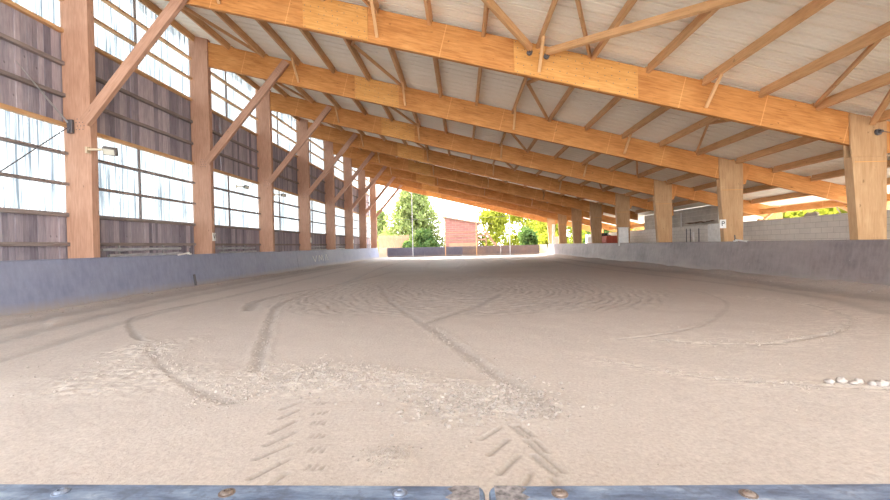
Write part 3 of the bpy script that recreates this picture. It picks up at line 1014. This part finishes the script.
V = np.concatenate(V); F = np.concatenate(F); A1 = np.concatenate(A1); A2 = np.concatenate(A2)
me = bpy.data.meshes.new('floor')
me.vertices.add(len(V)); me.vertices.foreach_set('co', V.ravel())
me.loops.add(F.size); me.loops.foreach_set('vertex_index', F.ravel().astype(np.int32))
me.polygons.add(len(F)); me.polygons.foreach_set('loop_start', (np.arange(len(F)) * 4).astype(np.int32))
me.polygons.foreach_set('use_smooth', np.ones(len(F), dtype=bool))
me.update(calc_edges=True)
for nm_, a in (('moist_shade', A1), ('crust', A2)):
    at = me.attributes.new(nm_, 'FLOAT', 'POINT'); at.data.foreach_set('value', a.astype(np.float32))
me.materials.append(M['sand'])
fl = bpy.data.objects.new('floor', me); COL.objects.link(fl)
tag(fl, 'beige sand arena floor with wheel ruts and harrow marks', 'floor', None, 'structure')

# loose clods
ICO_V = []
ph = (1 + 5 ** .5) / 2
for a, b_ in ((-1, ph), (1, ph), (-1, -ph), (1, -ph)):
    ICO_V += [(a, b_, 0)]
for a, b_ in ((-1, ph), (1, ph), (-1, -ph), (1, -ph)):
    ICO_V += [(0, a, b_)]
for a, b_ in ((ph, -1), (ph, 1), (-ph, -1), (-ph, 1)):
    ICO_V += [(a, 0, b_)]
ICO_V = np.array(ICO_V) / math.hypot(1, ph)
ICO_F = [(0, 11, 5), (0, 5, 1), (0, 1, 7), (0, 7, 10), (0, 10, 11), (1, 5, 9), (5, 11, 4), (11, 10, 2), (10, 7, 6), (7, 1, 8), (3, 9, 4), (3, 4, 2), (3, 2, 6), (3, 6, 8), (3, 8, 9), (4, 9, 5), (2, 4, 11), (6, 2, 10), (8, 6, 7), (9, 8, 1)]
def scatter(name, pts, sizes, label, kind='stuff'):
    pts = np.array(pts); z, _, _ = floor_h(pts[:, 0], pts[:, 1])
    m = MB()
    for (x, y), zz, s in zip(pts, z, sizes):
        q = ICO_V * rng.uniform(.65, 1.25, (12, 1)) * np.array([1, rng.uniform(.7, 1.2), rng.uniform(.5, .85)]) * s
        t = rng.uniform(0, 6.28); c_, s_ = math.cos(t), math.sin(t)
        q = np.stack([q[:, 0] * c_ - q[:, 1] * s_ + x, q[:, 0] * s_ + q[:, 1] * c_ + y, q[:, 2] + zz + s * .2], 1)
        m.add(q.tolist(), ICO_F)
    o = m.build(name, M['clod'])
    tag(o, label, 'clods', None, kind)
    return o
def around(pl, n, w):
    i = rng.integers(0, len(pl) - 1, n); t = rng.uniform(0, 1, (n, 1))
    return pl[i] * (1 - t) + pl[i + 1] * t + rng.normal(0, w, (n, 2))
def gauss(cx, cy, rx, ry, n):
    return np.stack([rng.normal(cx, rx * .5, n), rng.normal(cy, ry * .5, n)], 1)
sz = lambda n, a, b_: .65 * a + .72 * (b_ - a) * rng.uniform(0, 1, n) ** 3
scatter('crumbled_clods', np.concatenate([gauss(-1.45, 3.95, .8, .55, 1100), gauss(-.75, 3.75, .7, .4, 600)]), sz(1700, .006, .022), 'crumbled pale sand clods in the middle left of the floor')
scatter('crumbled_clods', np.concatenate([gauss(.12, 3.25, .62, .42, 1300), gauss(.36, 3.15, .25, .2, 260)]), sz(1560, .007, .030), 'crumbled pale sand clods in the middle of the near floor')
scatter('crumbled_clods', gauss(-.45, 2.42, .15, .16, 420), sz(420, .004, .014), 'small heap of grit close to the gate')
scatter('crumbled_clods', np.concatenate([around(FUR[6][0][6:], 520, .09), around(FUR[1][0][:14], 260, .07)]), sz(780, .006, .022), 'clods strewn along the two curved ruts in mid floor')
scatter('crumbled_clods', np.concatenate([around(FUR[3][0], 600, .12), gauss(-3.6, 4.3, .8, .8, 240)]), sz(840, .006, .020), 'clods along the curved ridge on the left of the floor')
scatter('crumbled_clods', np.concatenate([around(FUR[10][0], 240, .05), around(FUR[8][0], 240, .12)]), sz(480, .005, .020), 'clods along the curved ridges on the right of the floor')
scatter('crumbled_clods', np.stack([rng.uniform(-4.5, 4.5, 420), rng.uniform(2.1, 7, 420)], 1), sz(420, .003, .012), 'grit scattered thinly over the whole near floor')
scatter('crumbled_clods', np.concatenate([np.stack([rng.normal(-8.45, .2, 420), rng.uniform(7, 24, 420)], 1), np.stack([rng.normal(8.3, .3, 300), rng.uniform(8, 24, 300)], 1)]), sz(720, .012, .04), 'loose clods lying along the foot of the kickboards')
# the row of large clods on the right
for i, (x, y, s) in enumerate(((3.0, 3.66, .030), (3.10, 3.67, .036), (3.165, 3.63, .022), (3.23, 3.66, .030), (3.29, 3.60, .030), (3.34, 3.585, .040), (3.44, 3.61, .034))):
    z, _, _ = floor_h(np.array([x]), np.array([y]))
    m = MB(); m.sphere((0, 0, 0), s, 0, (1.25, .9, .75), 14, 9)
    for j, v in enumerate(m.v):
        k = 1 + .22 * math.sin(v[0] * 130 + i) * math.cos(v[1] * 150 + i * 2) + .10 * math.sin(v[2] * 260 + i)
        m.v[j] = (v[0] * k, v[1] * k, v[2] * k)
    o = m.build('sand_clod', M['clod'], None, True); o.location = (x, y, float(z[0]) + s * .45)
    tag(o, 'large pale sand clod, %s from the left in the row at right' % ORD[i], 'clod', 'row of large clods on the right')

# ------------------------------------------------------------------ lean-to on the right
w = MB(); w.box((12.9, 4., -.1), (13.1, 45.6, 2.04), .004)
wr = w.build('wall_right', M['block'])
tag(wr, 'low grey concrete block wall behind the right columns', 'wall', None, 'structure')
pp = MB(); pp.bar((13.62, .08, 0), (13.62, .08, 2.15), .14, .14, (0, 1, 0))
op0 = pp.build('eave_post', M['beam'])
ops = [op0] + [dup(op0, (0, 0, 0)) for _ in range(4)]
for i, o in enumerate(ops):
    o.location = (0, FY[(1, 2, 3, 6, 7)[i]], 0)
    tag(o, 'timber eave post outside the grey block wall, %s from the camera' % ordlabel(i + 1, 6), 'post', 'outer eave posts')
for i, (ya, yb) in enumerate(((FY[0] + .16, FY[1]), (FY[1] + .16, FY[2]), (FY[2] + .16, FY[3]), (FY[3] + .16, 22.45), (31.9, FY[6]), (FY[6] + .16, FY[7]))):
    m = MB(); m.bar((13.62, ya, 2.46), (13.62, yb, 2.46), .10, .24)
    o = m.build('eave_plate', M['beam'])
    tag(o, 'orange eave timber above the block wall, %s from the camera' % ORD[i], 'eave timber', 'outer eave timbers')
for i, (yf, s) in enumerate(((FY[2], 1), (FY[3], -1), (FY[6], -1), (FY[6], 1))):
    m = MB(); m.bar((13.62, yf + .08 + s * .05, 1.95), (13.62, yf + .08 + s * .9, 2.42), .09, .10, (0, 0, 1))
    o = m.build('eave_brace', M['purlin'])
    tag(o, 'slanting brace between an eave post and eave timber, %s from the camera' % ORD[i], 'brace', 'eave braces')

m = MB(); m.box((12.80, 21.78, -.05), (12.86, 23.0, 2.05), .01)
tag(m.build('white_board', M['white']), 'large white board leaning on the block wall behind second column', 'board')
m = MB(); m.box((12.80, 21.2, -.05), (12.86, 21.66, 2.0), .01)
tag(m.build('white_board', M['white']), 'narrow white board on the block wall, partly behind second column', 'board')
for i, (y, z, mt, r, lab) in enumerate(((24.34, 1.88, 'darksteel', .025, 'dark thin stake before the block wall, first from left'), (23.93, 1.87, 'darksteel', .025, 'dark thin stake before the block wall, second from left'), (23.61, 1.68, 'white', .05, 'white stake before the block wall between dark ones'), (23.09, 1.85, 'darksteel', .025, 'dark thin stake before the block wall, nearest the white board'))):
    m = MB(); m.tube([(12.4, y, 0), (12.4, y, z - .02), (12.4, y, z)], [r, r, r * .6], 8)
    tag(m.build('stake', M[mt]), lab, 'stake', 'stakes before the block wall')
m = MB()
vs = []; fs = []
for i in range(25):
    y = 22.9 + i * .1
    for x, z in ((12.82, 2.03 + .025 * math.sin(i * .9)), (13.10, 2.08 + .03 * math.sin(i * .5 + 1))):
        vs.append((x, y, z + .16))
        vs.append((x, y, z + .145))
for i in range(24):
    a = i * 4
    fs += [(a, a + 2, a + 6, a + 4), (a + 1, a + 5, a + 7, a + 3), (a, a + 4, a + 5, a + 1), (a + 2, a + 3, a + 7, a + 6)]
m.add(vs, fs)
tag(m.build('rusty_sheet', M['rusty']), 'flat rusty sheet lying on top of the block wall', 'metal sheet')
m = MB(); m.sphere((13.0, 16.55, 2.09), .22, 0, (.45, 1.5, .5), 10, 6)
for j, v in enumerate(m.v):
    k = 1 + .18 * math.sin(v[1] * 17) * math.cos(v[2] * 23)
    m.v[j] = (v[0], 16.55 + (v[1] - 16.55) * k, 2.09 + (v[2] - 2.09) * k)
tag(m.build('stone', M['concrete']), 'grey stone lying on top of the block wall', 'stone')
# outbuilding
m = MB(); m.box((13.14, 22.6, 0), (15.35, 31.6, 3.42), .01)
ob = m.build('outbuilding', M['concrete'])
tag(ob, 'grey windowless outbuilding rising behind the block wall', 'building')
m = MB(); m.tube([(13.10, 26.3, 2.05), (13.10, 26.3, 2.9)], .03, 8); m.build('downpipe', M['white'], ob)
m = MB(); m.box((13.16, 22.5, 3.425), (15.5, 31.7, 3.50), .01); m.build('roof', M['rusty'], ob)
for k in range(3):
    m = MB(); m.box((13.132, 22.7, 2.3 + k * .28), (13.142, 31.5, 2.312 + k * .28), .002); m.build('joint_line', M['block'], ob)
# white pier and post at columns
m = MB(); m.box((8.98, 25.0, .02), (9.50, 25.165, 2.02), .012); m.box((8.96, 24.98, 2.02), (9.52, 25.165, 2.07), .01)
tag(m.build('white_pier', M['white']), 'white painted casing round the foot of the fourth right column', 'casing')
m = MB(); m.box((9.12, 43.95, 0), (9.38, 44.1, 3.15), .01); m.box((9.40, 43.95, 0), (9.75, 44.1, 1.9), .01)
tag(m.build('white_pier', M['white']), 'tall pale board before the farthest right column', 'board')
# machine and crates behind the kickboard
e = empty('farm_machine', (11., 33., 0)); tag(e, 'red and dark farm machine behind the right kickboard', 'machine')
def pt(mb, name, mat):
    return mb.build(name, mat, e)
q = MB(); q.bar((0, -1.0, 1.42), (0, .1, 1.42), .9, .55, (0, 0, 1), .08); pt(q, 'hood', M['red'])
q = MB(); q.bar((0, -1.05, .95), (0, 1.4, .95), .6, .35, (0, 0, 1), .05); pt(q, 'chassis', M['red'])
q = MB(); q.box((-.4, .4, 1.1), (.4, 1.2, 1.75), .05); q.box((-.35, 1.1, 1.7), (.35, 1.2, 1.95), .02); pt(q, 'seat', M['black'])
q = MB(); q.tube([(0, .2, 1.2), (0, .3, 1.75)], .03); q.tube([(.2 * math.cos(t * .63), .3 + .1 * math.sin(t * .63), 1.76 + .15 * math.sin(t * .63)) for t in range(11)], .02, 6); pt(q, 'steering_wheel', M['black'])
for sx in (-.6, .6):
    for yy, r in ((-.75, .42), (.95, .62)):
        q = MB(); q.tube([(sx - .13, yy, r + .02), (sx + .13, yy, r + .02)], r, 18); q.tube([(sx - .15, yy, r + .02), (sx + .15, yy, r + .02)], r * .5, 14, 1)
        pt(q, 'wheel', [M['tyre'], M['steel']])
for i, (z0, z1, mt, lab) in enumerate(((-.05, .62, 'white', 'pale crate at the bottom of the stack behind the right kickboard'), (.63, 1.2, 'red', 'faded red crate in the middle of the stack behind the right kickboard'), (1.21, 1.72, 'white', 'pale crate on top of the stack behind the right kickboard'))):
    q = MB(); q.box((10.6, 35.5, z0), (11.4, 37., z1 - .06), .02); q.box((10.56, 35.46, z1 - .08), (11.44, 37.04, z1), .01)
    tag(q.build('crate', M[mt]), lab, 'crate', 'crates behind the right kickboard')

# ------------------------------------------------------------------ far end: poles and wire
for i, (x, zt) in enumerate(((-5.33, 6.95), (-1.83, 6.06), (1.5, 5.22), (5.05, 4.32))):
    e = empty('net_pole', (x, 46.0, 0)); tag(e, 'slim pole in the open far gable, %s from the left' % ORD[i], 'pole', 'poles in the far gable')
    q = MB(); q.tube([(0, 0, 0), (0, 0, zt)], .045, 8); q.build('pole', M['purlin'] if i in (1, 2) else M['pole'], e)
    q = MB(); q.tube([(-.15, -.62, zt - .05), (-.25, -.66, zt + .15), (-.12, -.68, zt + .42)], .035, 6); q.tube([(0, 0, zt - .02), (-.15, -.62, zt - .02)], .03, 6); q.build('hook', M['white'], e)
q = MB(); q.tube([(-9.3 + 14.4 * k / 20, 45.94, 4.2 - .10 * math.sin(math.pi * k / 20)) for k in range(21)], .022, 6)
tag(q.build('tie_wire', M['darksteel']), 'horizontal wire strung across the open far gable', 'wire')

# ------------------------------------------------------------------ outside
m = MB()
R_ = 160
m.add([(-R_, -60, -.06), (R_, -60, -.06), (R_, 240, -.06), (-R_, 240, -.06)], [(0, 1, 2, 3)])
g = m.build('ground', M['soil']); tag(g, 'bare ground outside around the riding hall', 'ground', None, 'structure')

e = empty('brick_building', (0, 60, 0)); tag(e, 'red brick building seen through the open far gable', 'building')
q = MB(); q.prism([(-2.4, 0), (2.2, 0), (2.2, 4.25), (-2.4, 5.15)], 0, 7, .01); q.build('brick_wall', M['brick'], e)
q = MB(); q.prism([(-2.75, 5.17), (2.5, 4.17), (2.5, 4.32), (-2.75, 5.34)], -.3, 7.3, .01); q.build('roof', M['rusty'], e)
q = MB(); q.box((-1.9, -.08, .9), (2.0, .0, 1.55), .01); q.build('pale_band', M['fencewood'], e)
for k in range(3):
    q = MB(); q.box((-2.2, -.05, 1.9 + k * .55), (2.0, 0, 1.98 + k * .55), .005); q.build('ledge', M['fencewood'], e)
e = empty('wooden_stair', (0, 51, 0)); tag(e, 'light wooden stair with handrail right of the brick building', 'stair')
for k, x in enumerate((1.75, 2.8, 3.9)):
    q = MB(); q.bar((x, 0, 0), (x, 0, (2.95, 2.85, 1.5)[k]), .14, .14, (0, 1, 0)); q.build('newel_post', M['fencewood'], e)
for z in (2.85, 2.35, 1.85):
    q = MB(); q.bar((1.7, 0, z), (2.85, 0, z), .08, .2); q.build('handrail', M['fencewood'], e)
q = MB(); q.bar((2.8, 0, 2.75), (4.05, 0, .95), .10, .22); q.build('stringer', M['fencewood'], e)
for k in range(7):
    q = MB(); q.box((2.85 + k * .17, .05, 2.35 - k * .25), (3.13 + k * .17, .95, 2.40 - k * .25), .005); q.build('tread', M['palewood'], e)
e = empty('board_fence', (0, 58, 0)); tag(e, 'orange board fence beyond the far left corner', 'fence')
q = MB()
x = -11.4
while x < -7.3:
    w = random.uniform(.28, .36); q.box((x, 0, 0), (x + w - .02, .04, 2.75 + random.uniform(-.05, .05)), .004); x += w
q.build('boards', M['fencewood'], e)
q = MB(); q.box((-11.4, -.05, 2.2), (-7.3, 0, 2.32), .004); q.build('rail', M['fencewood'], e)
q = MB(); q.box((-11.4, -.05, .6), (-7.3, 0, .72), .004); q.build('rail', M['fencewood'], e)

def leaves(m, cen, spread, n, size, droop=0.):
    cen = np.array(cen)
    p = cen + rng.normal(0, 1, (n, 3)) * np.array(spread)
    for c in p:
        a = rng.normal(0, 1, 3); a[2] -= droop; a /= np.linalg.norm(a) + 1e-9
        b_ = np.cross(a, rng.normal(0, 1, 3)); b_ /= np.linalg.norm(b_) + 1e-9
        s = size * rng.uniform(.6, 1.4)
        m.add([c - a * s, c + b_ * s * .45, c + a * s, c - b_ * s * .45], [(0, 1, 2, 3)])
def bush(x, y, h, rx, mat, n, lab, ls=.24, name='bush', cat='bush', group='bushes beyond the hall'):
    e = empty(name, (x, y, -.05)); tag(e, lab, cat, group)
    t = MB()
    for k in range(5):
        a = k * 1.26 + x
        t.tube([(0, 0, 0), (math.cos(a) * rx * .25, math.sin(a) * rx * .25, h * .4), (math.cos(a) * rx * .5, math.sin(a) * rx * .5, h * .75)], [.09, .06, .03], 6)
    t.build('stems', M['bark'], e)
    m = MB()
    nb = 26
    for k in range(nb):
        u = rng.uniform(0, 1); th = rng.uniform(0, 6.28); rr = math.sqrt(rng.uniform(0, 1))
        z = h * (.12 + .80 * u); wr_ = rx * math.sqrt(max(.08, 1 - (max(0, u - .35) / .68) ** 2))
        leaves(m, (math.cos(th) * rr * wr_ * .85, math.sin(th) * rr * wr_ * .85, z), (rx * .22, rx * .22, h * .08), int(n * 1.5) // nb, ls)
    m.build('foliage', mat, e)
bush(4.6, 64, 6.4, 2.6, M['leafB'], 3400, 'yellow-green bush behind the wooden stair, beyond the far gable')
bush(9.4, 65, 8.0, 3.2, M['leafB'], 4200, 'tall yellow-green bush in the middle of the far hedge')
bush(8.0, 53, 3.0, 1.2, M['leafC'], 2000, 'low darker green bush before the far hedge')
bush(13.0, 59, 6.8, 3.2, M['leafB'], 4000, 'yellow-green bush near the right end of the far gable opening')
bush(10.2, 51, 2.6, 1.3, M['leafB'], 1800, 'small bright yellow bush low at the right of the far gable')
bush(18.6, 66, 6.4, 3.4, M['leafC'], 2600, 'green bush behind the farthest right columns')
bush(-5.2, 61, 3.4, 1.5, M['leafC'], 2000, 'green bush at foot of the tall conifer, beside the brick building')
bush(-7.2, 57, 1.9, .8, M['leafC'], 900, 'small dark shrub at the right end of the board fence')
for i, (y, x, h, mt) in enumerate(((24, 29, 5.2, 'leafB'), (31, 28, 5.6, 'leafB'), (39, 29, 5.4, 'leafB'), (48, 27, 5.6, 'leafC'), (57, 28, 6., 'leafB'), (67, 26, 6., 'leafB'), (78, 25, 6.4, 'leafC'))):
    bush(x, y, h, 4.2, M[mt], 2600, 'bright sunlit shrub beyond the block wall, %s from the camera' % ORD[i], .42, 'shrub', 'shrub', 'shrubs beyond the block wall')

# tall conifer
def conifer(x, y, h, r, n, lab):
    e = empty('conifer_tree', (x, y, -.05)); tag(e, lab, 'tree', 'trees beyond the hall')
    t = MB(); t.tube([(0, 0, 0), (.1, 0, h * .5), (0, 0, h * .98)], [.28, .18, .03], 8)
    m = MB()
    for k in range(n):
        u = (k + rng.uniform(0, 1)) / n
        z = h * (.08 + .9 * u); L = r * (1 - u) ** .75 * rng.uniform(.65, 1.15) + .25
        th = k * 2.4 + rng.uniform(-.3, .3)
        d = np.array([math.cos(th), math.sin(th), .12])
        end = np.array([0, 0, z]) + d * L; end[2] -= .22 * L
        t.tube([(0, 0, z), tuple(np.array([0, 0, z]) + d * L * .5), tuple(end)], [.05, .035, .012], 5)
        for q in range(7):
            f = .2 + .8 * q / 6
            c = np.array([0, 0, z]) + d * L * f; c[2] -= .22 * L * f * f + .1
            leaves(m, c, (.36, .36, .26), 16, .22, 1.)
    t.build('trunk', M['bark'], e)
    m.build('foliage', M['leafA'], e)
conifer(-7.4, 66, 11.8, 6.0, 190, 'tall feathery conifer filling the left of the far gable')
conifer(-14.2, 74, 7.6, 2.4, 70, 'smaller conifer partly behind the farthest left post')

# ------------------------------------------------------------------ light
sun = bpy.data.lights.new('sun', 'SUN'); sun.energy = 2.8; sun.angle = math.radians(1.5); sun.color = (1., .96, .91)
so = bpy.data.objects.new('sun', sun); COL.objects.link(so)
d = Vector((.50, -.58, -.64)).normalized()
so.rotation_euler = d.to_track_quat('-Z', 'Y').to_euler()
wd = bpy.data.worlds.new('World'); scn.world = wd; wd.use_nodes = True
nt = wd.node_tree
bg = nt.nodes['Background']
tc = nd(nt, 'ShaderNodeTexCoord'); sp = nd(nt, 'ShaderNodeSeparateXYZ')
nt.links.new(tc.outputs['Generated'], sp.inputs[0])
c = ramp(nt, sp.outputs[2], [(0., (1., 1., 1.)), (.25, (.93, .97, 1.)), (1., (.70, .84, 1.))])
nt.links.new(c, bg.inputs[0]); bg.inputs[1].default_value = 1.25

# ------------------------------------------------------------------ camera
F_ = 430.; VX, VY = 462.5, 245.; ROLL = math.radians(1.25)
Yc = Vector(((VX - 445) / F_, (250 - VY) / F_, -1.)).normalized()
Xc = Vector((math.cos(ROLL), math.sin(ROLL), 0)); Xc = (Xc - Xc.dot(Yc) * Yc).normalized()
Zc = Xc.cross(Yc)
cam = bpy.data.cameras.new('camera'); cam.sensor_width = 36; cam.lens = F_ / 890 * 36
cam.clip_start = .02; cam.clip_end = 500
co = bpy.data.objects.new('camera', cam); COL.objects.link(co)
R3 = Matrix((Xc, Yc, Zc))
M4 = R3.to_4x4(); M4.translation = (0, 0, 1.25)
co.matrix_world = M4
scn.camera = co
scn.view_settings.view_transform = 'Standard'; scn.view_settings.look = 'None'
scn.view_settings.exposure = 3.15; scn.view_settings.gamma = 1
scn.view_settings.use_curve_mapping = False
scn.cycles.max_bounces = 14; scn.cycles.diffuse_bounces = 9; scn.cycles.transparent_max_bounces = 12
scn.cycles.sample_clamp_indirect = 6
